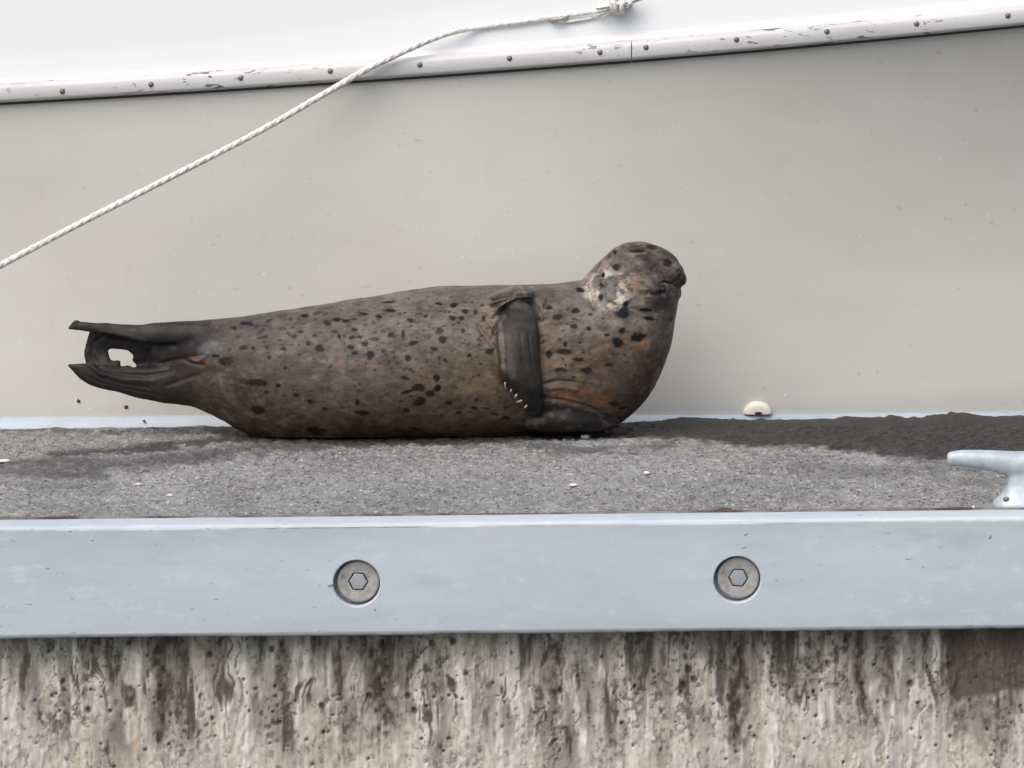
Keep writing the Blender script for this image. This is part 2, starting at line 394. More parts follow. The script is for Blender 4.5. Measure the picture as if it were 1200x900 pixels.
D = [(186, 755, 885, 15, .95), (24, 765, 800, 14, .7), (331, 750, 830, 11, .8), (60, 750, 775, 22, .7), (448, 752, 878, 22, .95), (617, 760, 785, 8, .9), (648, 755, 835, 14, .9),
     (576, 800, 872, 9, .7), (514, 862, 905, 11, .7), (865, 742, 880, 15, .95), (1010, 742, 860, 10, .95), (996, 745, 785, 4, .9), (1041, 745, 830, 11, .8), (938, 770, 830, 17, .7),
     (1088, 742, 770, 9, .9), (780, 750, 830, 12, .6), (700, 745, 790, 14, .6), (250, 745, 790, 12, .6), (1160, 790, 870, 26, .75), (1123, 800, 880, 14, .7), (-60, 750, 860, 15, .8), (1270, 750, 860, 15, .8)]
Lg = [(66, 752, 855, 4, .9), (88, 805, 862, 3.5, .95), (113, 795, 850, 6, .8), (165, 760, 830, 15, .7), (265, 780, 885, 8, .75), (352, 760, 890, 8, .9), (20, 770, 880, 7, .8), (36, 790, 885, 6, .8),
      (597, 790, 855, 17, .7), (505, 830, 890, 5, .7), (1103, 745, 828, 11, .9), (1058, 745, 810, 7, .8), (745, 770, 835, 3, .8), (625, 810, 900, 4, .8), (960, 790, 880, 9, .6), (700, 790, 890, 10, .5)]
dark = np.clip(np.maximum(dark, streaks(D)*(.55+1.4*(fbm(px/5, py/7, 21, 3)-.2))), 0, 1)
light = np.clip(np.maximum(np.maximum(light*.7, drip), streaks(Lg)*1.15)*(.55+.8*fbm(px/8, py/20, 22, 3)), 0, 1)
shade_top = sst(762, 748, py)*.0
Cw = Cw*(1-light[:, None])+np.array([.66, .635, .575])*light[:, None]
Cw = Cw*(1-dark[:, None])+np.array([.060, .050, .040])*dark[:, None]
Cw = Cw*(1+.9*fg[:, None]+.35*(gn-.5)[:, None])
brn = sst(3, -4, in_poly(px+nz[0]*0+(n3-.5)*14, py+(n2-.5)*10, [(1118, 735), (1320, 735), (1320, 800), (1180, 812), (1120, 822)]))
Cw = Cw*(1-.85*brn[:, None])+np.array([.105, .080, .064])*.85*brn[:, None]
peach = np.exp(-((wx-160)/4)**2)*sst(850, 868, py); Cw = Cw*(1-peach[:, None]*.7)+np.array([.48, .36, .26])*peach[:, None]*.7
# pits
pit = np.zeros_like(px); NP = 230
ox = np.argsort(x, kind='stable')
pxs = px[ox]
for i in range(NP):
    cx = RNG.uniform(-120, 1320); cy = np.clip(RNG.normal(822, 38), 752, 960); r_ = RNG.uniform(1.0, 2.6) if RNG.random() < .85 else RNG.uniform(3, 5.5)
    a0, a1 = np.searchsorted(pxs, [cx-8, cx+8]); ii = ox[a0:a1]
    d = np.hypot(px[ii]-cx+(n3[ii]-.5)*5, (py[ii]-cy)*.85)
    pit[ii] = np.maximum(pit[ii], sst(r_, r_*.45, d))
Cw = Cw*(1-.85*pit[:, None])+np.array([.045, .038, .03])*.85*pit[:, None]
yo = YW+(fbm(px/40, py/90, 30, 3)-.5)*.008-light*.004+dark*.003+pit*.006+brn*.006+(fbm(px/5, py/9, 31, 3)-.5)*.004
me = grid_mesh(np.stack([x, yo, zz], 1), len(xs), len(zs)); me.flip_normals() if hasattr(me, 'flip_normals') else None
set_color(me, 'Col', np.clip(Cw, .02, .8))
part('concrete_wall', me, MWALL, dock)
part('float_block', box_mesh(-XE, XE, .03, DEPTH-.01, -.95, -.17), MWALL, dock)

# beam (waler) with counterbored bolt holes
YB, ZT, ZB, BV = -.09, .003, -.236, .010
HR = .0490
holes = [P(px_, py_, YB) for px_, py_ in ((418, 684), (864, 679))]
sp = holes[1][0]-holes[0][0]
hx = [holes[0][0]+sp*k for k in range(-4, 6)]; hz = holes[0][2]*.5+holes[1][2]*.5
def waler_mesh():
    V, F = [], []
    def add(*p): V.append(p); return len(V)-1
    zt, zb = ZT-BV, ZB+BV
    n = 48; H = .062
    edges = [-XE]+sum([[c_-H, c_+H] for c_ in hx if abs(c_)+H < XE], [])+[XE]
    zc = [zb, hz-H, hz+H, zt]
    gi = {}
    def g(x_, z_):
        k_ = (round(x_, 5), round(z_, 5))
        if k_ not in gi: gi[k_] = add(x_, YB, z_)
        return gi[k_]
    for i in range(len(edges)-1):
        for j in range(3):
            if i % 2 == 1 and j == 1: continue
            F.append((g(edges[i], zc[j]), g(edges[i+1], zc[j]), g(edges[i+1], zc[j+1]), g(edges[i], zc[j+1])))
    for c_ in hx:
        if abs(c_)+H >= XE: continue
        sq, ci, c2, c3 = [], [], [], []
        for q in range(n):
            t = 2*math.pi*q/n+math.pi/4; cs, sn = math.cos(t), math.sin(t); m_ = H/max(abs(cs), abs(sn))
            corner = max(abs(cs), abs(sn)) < .7072
            sq.append(g(c_+H*(1 if cs > 0 else -1), hz+H*(1 if sn > 0 else -1)) if corner else add(c_+m_*cs, YB, hz+m_*sn))
            ci.append(add(c_+(HR+.002)*cs, YB, hz+(HR+.002)*sn)); c2.append(add(c_+HR*cs, YB+.002, hz+HR*sn)); c3.append(add(c_+HR*cs, YB+.035, hz+HR*sn))
        for q in range(n):
            r_ = (q+1) % n
            F.append((sq[q], sq[r_], ci[r_], ci[q])); F.append((ci[q], ci[r_], c2[r_], c2[q])); F.append((c2[q], c2[r_], c3[r_], c3[q]))
        F.append(tuple(reversed(c3)))
    # rounded top, back, bottom
    prof = [(YB, zt)]+[(YB+BV-BV*math.cos(t), ZT-BV+BV*math.sin(t)) for t in np.linspace(0, math.pi/2, 7)[1:]]+[(-.003, ZT), (-.003, ZB), ]
    prof += [(YB+BV-BV*math.sin(t), ZB+BV-BV*math.cos(t)) for t in np.linspace(0, math.pi/2, 5)[:-1]]+[(YB, zb)]
    xx = np.concatenate([np.linspace(-XE, -1.6, 10), np.arange(-1.58, 1.6, .006), np.linspace(1.61, XE, 10)])
    rows = []
    for x_ in xx:
        wob = (vnoise(x_*9, 1.1)-.5)*.0022+(vnoise(x_*60, 4.1)-.5)*.0012
        rows.append([add(x_, a_+(wob if 0 < i_ < len(prof)-1 and b_ > -.02 else 0), b_+(wob if (b_ < -.1 and 0 < i_ < len(prof)-1) else 0)) for i_, (a_, b_) in enumerate(prof)])
    for a_, b_ in zip(rows[:-1], rows[1:]):
        for k_ in range(len(prof)-1): F.append((a_[k_], b_[k_], b_[k_+1], a_[k_+1]))
    return mesh_from(V, F, True)
me = waler_mesh()
Vw = get_co(me)
gr = np.clip(sst(ZB+.03, ZB+.0, Vw[:, 2])*.6+sst(-.03, -.012, Vw[:, 2])*sst(.001, -.008, Vw[:, 2])*.4, 0, 1)*vnoise(Vw[:, 0]*40, Vw[:, 2]*80)
set_color(me, 'Grime', np.repeat(gr[:, None], 3, 1))
me.set_sharp_from_angle(angle=math.radians(35))
waler = part('edge_beam', me, MBEAM, dock)
def disc_hex(name, kind):
    V, F = [], []
    if kind == 'washer':             # disc with a hexagonal opening and a rounded rim
        n = 48; hexr = .0215; R = .0445
        rings = []
        def hexpt(t, r): a_ = (t % (math.pi/3))-math.pi/6; q = r*math.cos(math.pi/6)/math.cos(a_); return q*math.cos(t), q*math.sin(t)
        for (f, r, y_) in (('h', hexr, .016), ('h', hexr, .001), ('h', hexr+.001, 0), ('c', R-.004, -.001), ('c', R-.001, .001), ('c', R, .004), ('c', R, .016)):
            ring = []
            for q in range(n):
                t = 2*math.pi*q/n
                a_, b_ = hexpt(t, r) if f == 'h' else (r*math.cos(t), r*math.sin(t))
                V.append((a_, y_, b_)); ring.append(len(V)-1)
            rings.append(ring)
        for a_, b_ in zip(rings[:-1], rings[1:]):
            for q in range(n): F.append((a_[q], a_[(q+1) % n], b_[(q+1) % n], b_[q]))
    else:
        rings = []
        for r, y_ in ((.0188, .016), (.0188, .001), (.0165, -.0015), (.006, -.002)):
            ring = []
            for q in range(6): V.append((r*math.cos(math.pi/3*q), y_, r*math.sin(math.pi/3*q))); ring.append(len(V)-1)
            rings.append(ring)
        for a_, b_ in zip(rings[:-1], rings[1:]):
            for q in range(6): F.append((a_[q], a_[(q+1) % 6], b_[(q+1) % 6], b_[q]))
        F.append(tuple(rings[-1]))
    me = mesh_from(V, F, True); me.set_sharp_from_angle(angle=math.radians(30))
    bm = bmesh.new(); bm.from_mesh(me); bmesh.ops.recalc_face_normals(bm, faces=bm.faces[:]); bm.to_mesh(me); bm.free()
    return me
mwash, mbolt, = disc_hex('w', 'washer'), disc_hex('b', 'bolt'); mwash.materials.append(MWASH); mbolt.materials.append(MBOLT)
for k_, c_ in enumerate(hx):
    if abs(c_)+.062 >= XE: continue
    for nm, m_ in (('washer', mwash), ('bolt_head', mbolt)):
        o = link(nm, m_, None); o.location = (c_+.0028, YB+.012, hz+.0015); o.rotation_euler = (0, random.uniform(0, 1), 0)
        if nm == 'washer': rot = o.rotation_euler.y
        else: o.rotation_euler.y = rot+.03
        bpy.context.view_layer.update(); place(o, waler); o.matrix_parent_inverse = Matrix.Identity(4)
        o.location = Vector(o.location)-0*Vector((0, 0, 0))
        o.matrix_parent_inverse = dock.matrix_basis.inverted() if False else Matrix.Identity(4)
# thin rusty strip in the joint between deck and beam
xs = np.arange(-1.7, 1.7, .008)
Vs, Fs = [], []
for i, x_ in enumerate(xs):
    h = .004+.006*fbm(x_*9, 2.2, o=3)*(.4+sst(.45, .7, fbm(x_*2.2, 8.8))); wd = .008+.012*vnoise(x_*14, 5.5)
    Vs += [(x_, -.003, -.01), (x_, -.002, h), (x_, .002+wd*.5, h*.9), (x_, .004+wd, -.01)]
    if i: b = 4*i; Fs += [(b-4+q, b+q, b+q+1, b-3+q) for q in range(3)]
part('joint_strip', mesh_from(Vs, Fs), MRUST, dock)
# ragged wet dirt on the far right edge of the deck
xs = np.arange(PZ(735, 488, 0)[0], PZ(1290, 486, 0)[0], .004)
prof = np.linspace(0, 1, 9); V = []
for x_ in xs:
    q = (x_-xs[0])/(xs[-1]-xs[0])
    e = sst(0, .08, q)*sst(1, .97, q)
    h = e*(.004+.022*max(0, fbm(x_*7, 3.3, o=3)-.30)*1.4+.034*max(0, fbm(x_*26, 7.3, o=4)-.47)+.012*math.exp(-((x_-P(1130, 480, 1.33)[0])/.04)**2))
    for t in prof:
        V.append((x_, DEPTH-.14*(1-t)+.004, -.009+(h+.004)*math.sin(math.pi*min(1, t*.97+.02))**.55*(.35+.65*t)+(vnoise(x_*70, t*14)-.5)*.004*e))
me = grid_mesh(V, len(xs), 9)
tag(link('wet_dirt', me, MDIRT), 'dark ragged band of wet dirt along the back edge of the dock', 'dirt', kind='stuff')

# ------------------------------------------------------------------ boat
boat = thing('moored_boat', (0, 2.6, -.75), 'cream hulled boat with a pale riveted rub rail moored behind the dock', 'boat')
YR = 1.44
railb = np.array([(-1400, 180), (-700, 153), (0, 121), (400, 96), (740, 71), (1000, 49), (1200, 30), (1600, -16), (2400, -130)], float)
railt = np.array([(-1400, 158), (-700, 131), (0, 98), (400, 72), (740, 47), (1000, 25), (1200, 6), (1600, -40), (2400, -154)], float)
XB = np.concatenate([np.linspace(-2.9, -1.42, 22), np.linspace(-1.4, 1.4, 120), np.linspace(1.44, 3.4, 30)])
def rail_z(arr, yy):
    pts = np.array([P(a_, b_, yy) for a_, b_ in arr]); o_ = np.argsort(pts[:, 0])
    pol = np.polyfit(pts[o_, 0], pts[o_, 2], 3); return lambda q: np.polyval(pol, q)
zb_f, zt_f = rail_z(railb, YR-.02), rail_z(railt, YR-.02)
def yr(x_): return YR+.035*max(0, x_-1.6)**2+.02*max(0, -x_-1.6)**2
def flare(x_): return 0.05+.21*float(sst(-.2, 2.0, x_))
secs_h, secs_c, secs_s = [], [], []
for x_ in XB:
    zr = float(zb_f(x_))+.012; fl = flare(x_); y0 = yr(x_)
    ring = []
    for t in np.linspace(0, 1, 26):              # from rail down to below the water
        z_ = zr+(-.95-zr)*t; h = (zr-z_)/(zr+.05)
        ring.append((x_, y0+fl*(1-(1-min(h, 1))**2.7)+max(0, h-1)*.35, z_))
    ring += [(x_, y0+1.3, -1.05), (x_, y0+2.2, -.9), (x_, y0+2.6, zr), (x_, y0+.06, zr)]
    secs_h.append(np.array(ring))
    # covering board sloping in, then the cabin side
    zt = float(zt_f(x_))-.006; s_h = .055+.14*float(sst(-1.2, 1.0, x_))**1.3
    up = [(0, -.006), (.004, .003), (.012, .010)]
    for t in np.linspace(.1, 1, 10): up.append((.012+s_h*.22*t, .010+s_h*t))
    b_ = up[-1]
    for t in np.linspace(.02, 1, 12): up.append((b_[0]+.10*t+.03*t*t, b_[1]+.62*t))
    rg = [(x_, y0+a_, zt+c_) for a_, c_ in up]+[(x_, y0+.5, zt+b_[1]+.68), (x_, y0+2.2, zt+b_[1]+.66), (x_, y0+2.4, zt+.1), (x_, y0+2.4, zt-.004)]
    secs_s.append(np.array(rg))
V, F = loft_data(secs_h); 
def fix(me):
    bm = bmesh.new(); bm.from_mesh(me); bmesh.ops.recalc_face_normals(bm, faces=bm.faces[:]); bm.to_mesh(me); bm.free(); return me
me = fix(mesh_from(V, F)); me.set_sharp_from_angle(angle=math.radians(40)); part('hull', me, MH, boat)
V, F = loft_data(secs_s); me = fix(mesh_from(V, F)); me.set_sharp_from_angle(angle=math.radians(60)); part('topsides', me, MWH, boat)
def hull_y(x_, z_):
    zr = float(zb_f(x_))+.012; h = (zr-z_)/(zr+.05); return yr(x_)+flare(x_)*(1-(1-min(max(h, 0), 1))**2.7)+max(0, h-1)*.35
# chine strip: pale, catches the sky just above the deck edge
S = []
for x_ in XB:
    t = -(hull_y(x_, -.03)-DEPTH)*.148+.020-.012*float(sst(-.6, .6, x_))-.012; ring = []
    for dy, dz in ((-.004, t+.012), (-.012, t+.008), (-.034, t-.020), (-.038, t-.05), (-.030, t-.11), (.02, t-.12), (.02, t+.005)):
        z_ = dz; ring.append((x_, hull_y(x_, max(z_, -.22))+dy+.002, z_))
    S.append(np.array(ring))
V, F = loft_data(S); me = fix(mesh_from(V, F)); part('chine_strip', me, MCH, boat)
# rub rail in two lengths, with screws
joint = P(740, 58, YR-.02)[0]
for xa, xb_ in ((-2.85, joint-.0012), (joint+.0012, 3.3)):
    S = []
    xx = XB[(XB > xa+.004) & (XB < xb_-.004)]; xx = np.concatenate([[xa], xx, [xb_]])
    off = .0 if xb_ < 1 else .002
    for x_ in xx:
        za, zc_ = float(zb_f(x_)), float(zt_f(x_)); h = zc_-za; y0 = yr(x_)-off
        ring = [(x_, y0+.03, za+.004), (x_, y0-.012, za), (x_, y0-.019, za+.004)]
        for t in np.linspace(.12, .80, 8): ring.append((x_, y0-.020-.005*math.sin(math.pi*t), za+h*t))
        ring += [(x_, y0-.017, za+h*.9), (x_, y0-.009, za+h*.985), (x_, y0+.004, zc_), (x_, y0+.03, zc_-.004)]
        S.append(np.array(ring))
    V, F = loft_data(S); me = fix(mesh_from(V, F)); me.set_sharp_from_angle(angle=math.radians(50))
    rail = part('rub_rail', me, MRAIL, boat)
    bead = tube_data([(x_, yr(x_)-.006, float(zb_f(x_))-.002) for x_ in xx], .0042, 8); part('rail_shadow_bead', mesh_from(*bead), MDARK, rail)  # black bead added under the rail to draw its dark shadow line
    V, F = ellipsoid((0, 0, 0), (.0068, .004, .0068), 0, 16, 10); sm = mesh_from(V, F); sm.materials.append(MSC)
    for sx_, sy_ in ((73, 107), (177, 99), (282, 91.5), (387, 83.5), (492, 76), (597, 68.5), (703, 61.5), (757, 55.5), (863, 46.5), (969, 37), (1074, 28), (1181, 18.5), (-32, 115), (1288, 9)):
        p = P(sx_, sy_, YR-.024)
        if xa < p[0] < xb_:
            o = link('screw', sm, None); o.location = (p[0], yr(p[0])-off-.0245, p[2]); o.parent = rail
# clam vent low on the hull
p = P(888, 485, 1.50); yv = hull_y(p[0], p[2])
for _ in range(5): p = P(888, 485, yv-.01); yv = hull_y(p[0], p[2])
V, F = [], []
n = 24; rings = []
for r_, d_ in ((.0365, 0), (.0355, .008), (.031, .014), (.026, .0165), (.019, .0175), (.010, .018), (.0005, .018)):
    ring = []
    for q in range(n+1):
        t = math.pi*q/n; V.append((r_*math.cos(t), -d_, r_*math.sin(t)*.86)); ring.append(len(V)-1)
    rings.append(ring)
for a_, b_ in zip(rings[:-1], rings[1:]):
    for q in range(n): F.append((a_[q], a_[q+1], b_[q+1], b_[q]))
V = np.array(V); V = V*[1, 1, 1]+[p[0], yv-.001, p[2]]
vent = part('drain_cover', fix(mesh_from(V, F)), MCREAM, boat)
V, F = ellipsoid((p[0]+.001, yv-.0165, p[2]+.003), (.013, .004, .0045)); part('drain_slot', mesh_from(V, F), MDARK, vent)

# deck fitting the rope is made fast to, on the covering board
def top_y(x_, z_):                # covering board surface
    zt = float(zt_f(x_))-.006; return yr(x_)+.012+.22*max(0, z_-zt-.010)
pc = P(724, 6, YR+.07); yc_ = top_y(pc[0], pc[2])
cl = []
cl.append(tube_data(crom([(pc[0]-.055, yc_-.040, pc[2]-.004), (pc[0]-.02, yc_-.042, pc[2]+.002), (pc[0]+.02, yc_-.042, pc[2]+.010), (pc[0]+.06, yc_-.038, pc[2]+.02)], 6), np.concatenate([np.linspace(.005, .009, 9), np.linspace(.009, .005, 10)])))
for dx in (-.017, .018): cl.append(tube_data([(pc[0]+dx, yc_-.042, pc[2]+.003+dx*.2), (pc[0]+dx*1.1, yc_-.02, pc[2]+.003+dx*.2), (pc[0]+dx*1.5, yc_+.01, pc[2]+dx*.2)], [.007, .007, .011]))
V, F = join_data(cl); bc = part('mooring_cleat', mesh_from(V, F), MCHROME, boat)
pf = P(654, 21, YR+.05); yf = top_y(pf[0], pf[2])
cl = [tube_data(crom([(pf[0]-.02, yf+.008, pf[2]-.006), (pf[0]-.014, yf-.018, pf[2]-.002), (pf[0], yf-.022, pf[2]-.001), (pf[0]+.014, yf-.018, pf[2]+.001), (pf[0]+.022, yf+.008, pf[2]-.001)], 5), .005)]
V, F = join_data(cl); part('fairlead', mesh_from(V, F), MWASH, boat)

# ------------------------------------------------------------------ cleats on the dock
def cleat_meshes():
    L = .176
    pts = crom([(-L, .088, .0085), (-L*.97, .0885, .0135), (-L*.8, .0895, .0165), (-L*.5, .089, .020), (-L*.25, .0865, .024), (0, .086, .026), (L*.25, .0865, .024), (L*.5, .089, .020), (L*.8, .0895, .0165), (L*.97, .0885, .0135), (L, .088, .0085)], 6)
    S = []
    for x_, z_, r_ in pts:
        ph = np.linspace(0, 2*math.pi, 18, endpoint=False)
        S.append(np.stack([np.full(18, x_), np.cos(ph)*r_*1.0, z_-max(0, r_-.016)*1.0+np.sin(ph)*r_], 1))
    horn = loft_data(S)
    S = []                         # flared pedestal
    for z_, a_, b_ in ((-.012, .078, .045), (.004, .078, .045), (.009, .074, .041), (.022, .057, .031), (.038, .048, .025), (.055, .046, .022), (.068, .054, .021), (.082, .070, .018)):
        ph = np.linspace(0, 2*math.pi, 40, endpoint=False); e = .75
        S.append(np.stack([a_*np.sign(np.cos(ph))*np.abs(np.cos(ph))**e, b_*np.sign(np.sin(ph))*np.abs(np.sin(ph))**e, np.full(40, z_)], 1))
    ped = loft_data(S)
    V, F = join_data([horn, ped]); me = remesh(V, F, .003); smooth_mesh(me, 6)
    return me
cm = cleat_meshes(); cm.materials.append(MCLEAT)
bv, bf = ellipsoid((0, 0, 0), (.007, .007, .005), 0, 12, 8); bmh = mesh_from(bv, bf); bmh.materials.append(MSC)
hv, hf = ellipsoid((0, 0, 0), (.012, .006, .011), 0, 16, 10); hmh = mesh_from(hv, hf); hmh.materials.append(MDARK)
pcl = PZ(1206, 590, 0)
def make_cleat(loc, label, rz=0):
    t = thing('dock_cleat', loc, label, 'cleat'); t.rotation_euler.z = rz; t.scale = (1, 1, 1.13)
    b = link('cleat_body', cm, None); b.parent = t
    for sx_ in (-1, 1):
        o = link('anchor_bolt', bmh, None); o.parent = t; o.location = (sx_*.052, -.027, .014)
    o = link('eye_hole', hmh, None); o.parent = t; o.location = (.002, -.0225, .052)
    return t
make_cleat((pcl[0], pcl[1], -.002), 'galvanised horn cleat bolted beside the beam on the dry deck')

# ------------------------------------------------------------------ rope
rp = []
for px_, py_, y_ in ((738, 6, None), (722, 10, None), (700, 13.5, None), (650, 20, None), (600, 27, None), (560, 32.5, None), (530, 38, -.012), (505, 46.5, -.020), (480, 57, -.036), (455, 69, -.040), (430, 81, -.050), (380, 110, -.075), (300, 156, -.12), (200, 207.5, -.18), (100, 258.5, -.245), (0, 311, -.32), (-60, 341, -.37)):
    if y_ is None:
        q = P(px_, py_, YR+.06)
        for _ in range(6): q = P(px_, py_, top_y(q[0], q[2])-.011-(.03 if px_ > 690 else 0)*(px_-690)/40)
    else: q = P(px_, py_, YR+y_)
    rp.append(q)
end = np.array([-2.25, .35, .085])
a = rp[-1]
for t in (.25, .5, .75, 1): rp.append(a+(end-a)*t+np.array([0, 0, -.10*4*t*(1-t)*.5]))
path = crom(rp, 14)
ds = np.concatenate([[0], np.cumsum(np.linalg.norm(np.diff(path, axis=0), axis=1))])
u = np.arange(0, ds[-1], .0035); path = np.stack([np.interp(u, ds, path[:, k_]) for k_ in range(3)], 1)
T = np.gradient(path, axis=0); T /= np.linalg.norm(T, axis=1)[:, None]
A = np.cross(T, [0, .3, 1.0]); A /= np.linalg.norm(A, axis=1)[:, None]; B = np.cross(A, T)
RR = np.interp(u, [0, .35, .55, 3], [.0052, .0058, .0080, .0086]); lst = []
for k_ in range(3):
    ph = u/.072*2*math.pi+k_*2*math.pi/3
    lst.append(tube_data(path+(RR*.27)[:, None]*(np.cos(ph)[:, None]*A+np.sin(ph)[:, None]*B), RR*.74, 8))
# turns round the boat cleat and a hanging end
for k_ in range(3):
    t = np.linspace(0, 2*math.pi*1.1, 26); cx = pc[0]-.018+.018*k_
    lst.append(tube_data(np.stack([cx+.012*np.sin(t*.5+k_), yc_-.030-.024*np.cos(t), pc[2]+.004+.019*np.sin(t)], 1), .0062, 8))
q0 = P(716, 11, YR+.04); q1 = P(699, 19, YR+.04); q2 = P(672, 24, YR+.04)
lst.append(tube_data(crom([(q[0], top_y(q[0], q[2])-.008, q[2]) for q in (q0, q1, q2, P(655, 25.5, YR+.04))], 6), .003, 8))
V, F = join_data(lst)
tag(link('mooring_rope', mesh_from(V, F), MROPE), 'off white twisted mooring rope slanting across the boat hull', 'rope')
tv = np.linspace(0, 2*math.pi*1.6, 40)
make_cleat((-2.29, .35, -.002), 'galvanised horn cleat on the dock holding the mooring rope', 0)

# ------------------------------------------------------------------ seal
Y0 = 1.18
def ringpair(A_, B_, d, n=56, yoff=0.0, e=1.0):
    a_ = P(A_[0], A_[1], Y0+yoff); b_ = P(B_[0], B_[1], Y0+yoff); c_ = (a_+b_)/2; h = (a_-b_)/2
    ph = np.linspace(0, 2*math.pi, n, endpoint=False)
    cs, sn = np.cos(ph), np.sin(ph)
    return c_+(np.sign(cs)*np.abs(cs)**e)[:, None]*h+(np.sign(sn)*np.abs(sn)**e)[:, None]*np.array([0, d, 0])
pairs = [(176, 396, 176, 452, .008), (195, 386, 195, 464, .022), (212, 379, 212, 473, .038), (235, 375.5, 232, 479, .058), (262, 373.5, 258, 491, .080), (300, 369, 290, 508, .110), (350, 362, 345, 515, .138), (400, 354, 400, 515, .158), (450, 345.5, 450, 514, .170),
         (510, 337, 510, 513, .176), (560, 335, 570, 512, .176), (610, 334.5, 630, 510, .172), (645, 332, 680, 506, .166), (668, 329.5, 716, 500, .157), (680, 329, 744, 482, .147), (684, 326.5, 768, 452, .136),
         (689, 320.5, 782.5, 414, .126), (697, 311.5, 790, 380, .118), (708, 301, 795, 354, .111), (721, 292.5, 796, 338, .104), (736, 288, 794, 326, .090)]
pp = crom(pairs, 5)
S = [ringpair((q[0], q[1]), (q[2], q[3]), q[4], e=.94) for q in pp]
blobs = [loft_data(S)]
mpp = 9.25/FPX
def blob(px_, py_, rx, ry, d, yo=0.0, rot=0.0):
    blobs.append(ellipsoid(P(px_, py_, Y0+yo), (rx*mpp, d, ry*mpp), rot))
blob(748, 325, 47, 42.5, .104, 0, -.10)         # skull
blob(765, 318, 37, 31, .085, 0, -.5)
blob(784, 323, 19, 20, .052, -.006)               # muzzle
blob(790, 321, 11, 11, .028, -.040); blob(790, 321, 11, 11, .028, .034)
blob(798.2, 327, 8, 9.5, .024, -.014)             # nose
blob(782, 343, 17.5, 14, .055, -.004)               # chin
def tube_px(lst, sub=6, flat=1.0):   # (px, py, half width px, y offset, half thickness m)
    q = crom(lst, sub); ctr = q[:, :2]; t = np.gradient(ctr, axis=0); t /= np.linalg.norm(t, axis=1)[:, None]
    nrm = np.stack([-t[:, 1], t[:, 0]], 1); Sx = []
    for c_, n_, r_ in zip(ctr, nrm, q):
        Sx.append(ringpair(c_+n_*r_[2], c_-n_*r_[2], r_[4], 24, r_[3]))
    blobs.append(loft_data(Sx))
# near fore flipper, lying over the flank
tube_px([(598, 355, 15, -.070, .045), (604, 368, 23, -.112, .052), (606.5, 388, 25.5, -.152, .050), (607, 410, 25.5, -.176, .040), (609.5, 432, 24.5, -.184, .032), (615, 450, 21.5, -.182, .025), (621, 465, 17, -.172, .019), (626.5, 477, 11, -.160, .014), (630, 486, 4, -.15, .009)])
blob(598, 350, 30, 15, .060, -.075, .25)        # shoulder muscle
# other fore flipper, tucked flat under the chest
tube_px([(612, 492, 14, -.075, .055), (640, 489, 17, -.098, .052), (670, 490, 16.5, -.105, .046), (698, 494, 11.5, -.095, .036), (716, 497, 6.5, -.082, .024), (727, 498.5, 2.8, -.075, .012)])
# hind flippers: upper, lower, and the webs between them
tube_px([(260, 396, 23, 0, .05), (225, 392, 16.5, -.008, .034), (190, 391.5, 14, -.012, .026), (160, 390.5, 9.5, -.016, .019), (135, 386, 6.8, -.018, .015), (110, 384, 6.8, -.020, .012), (92, 382.5, 5.6, -.02, .009), (79, 385, 2.2, -.02, .007)])
tube_px([(262, 452, 40, 0, .055), (228, 450, 28, -.006, .038), (195, 450, 23.5, -.010, .030), (165, 449, 19.5, -.014, .022), (138, 446, 15, -.018, .017), (115, 441, 14, -.022, .014), (97, 434.5, 10.8, -.024, .010), (86, 430, 5.4, -.024, .008), (79, 427.5, 2.0, -.024, .006)])
tube_px([(245, 415, 22, .022, .030), (210, 414, 23, .024, .018), (184, 414, 20, .022, .013), (170, 415, 17, .018, .012), (162, 416, 13, .014, .010), (158, 414, 8, .012, .008)])
tube_px([(176, 402, 12, .012, .010), (150, 401, 11, .010, .009), (128, 398, 11, .004, .009), (110, 393, 5, -.01, .008)])
tube_px([(118, 388, 13, -.004, .010), (113.5, 402, 14, .002, .009), (113, 416, 15.5, .002, .009), (118, 430, 14, -.006, .010), (124, 440, 11, -.012, .010)])
tube_px([(176, 434, 9, .010, .012), (160, 436, 6.5, .004, .012), (142, 436, 7, -.004, .010), (128, 430, 9, -.004, .010)])
blob(135, 427, 9, 5, .009, -.004, .5); blob(156, 411, 7, 5, .009, .012, -.6); blob(149, 430.5, 6, 3, .010, 0); blob(88, 379, 6, 4, .008, -.02, .5)
V, F = join_data(blobs)
me = remesh(V, F, .0029); smooth_mesh(me, 9)
V = get_co(me); N = get_no(me)
px, py = proj(V); front = sst(.35, -.15, N[:, 1])
def groove(pl, w_, amp, only=None):
    global V
    d = seg_dist(px, py, pl); k_ = np.exp(-(d/w_)**2)*front
    V = V-N*(k_*amp)[:, None]
Z2 = lambda l: [(520+a_/4.5, 320+b_/4.5) for a_, b_ in l]
groove(Z2([(250, 142), (300, 130), (360, 115)]), 1.6, .010); groove(Z2([(275, 185), (320, 152), (390, 118), (455, 118), (510, 150)]), 1.4, .007); groove(Z2([(240, 165), (290, 150), (330, 135)]), 1.5, -.005); groove(Z2([(285, 230), (310, 205), (335, 190)]), 1.4, .008)
groove(Z2([(290, 200), (335, 168), (395, 140), (450, 143), (490, 170), (510, 205), (515, 240)]), 2.2, .015)
groove(Z2([(330, 145), (400, 110), (460, 125), (505, 165), (530, 210)]), 1.8, -.006)
groove(Z2([(258, 345), (268, 300), (290, 262), (330, 225)]), 2.2, .010)
groove(Z2([(180, 270), (200, 310), (235, 350), (268, 395)]), 1.8, .007)
groove(Z2([(215, 235), (250, 300), (262, 340)]), 2.6, -.006)
groove(Z2([(268, 380), (275, 450), (285, 540), (320, 600)]), 1.8, .003)
groove(Z2([(503, 250), (510, 360), (520, 470), (525, 560)]), 1.8, .003)
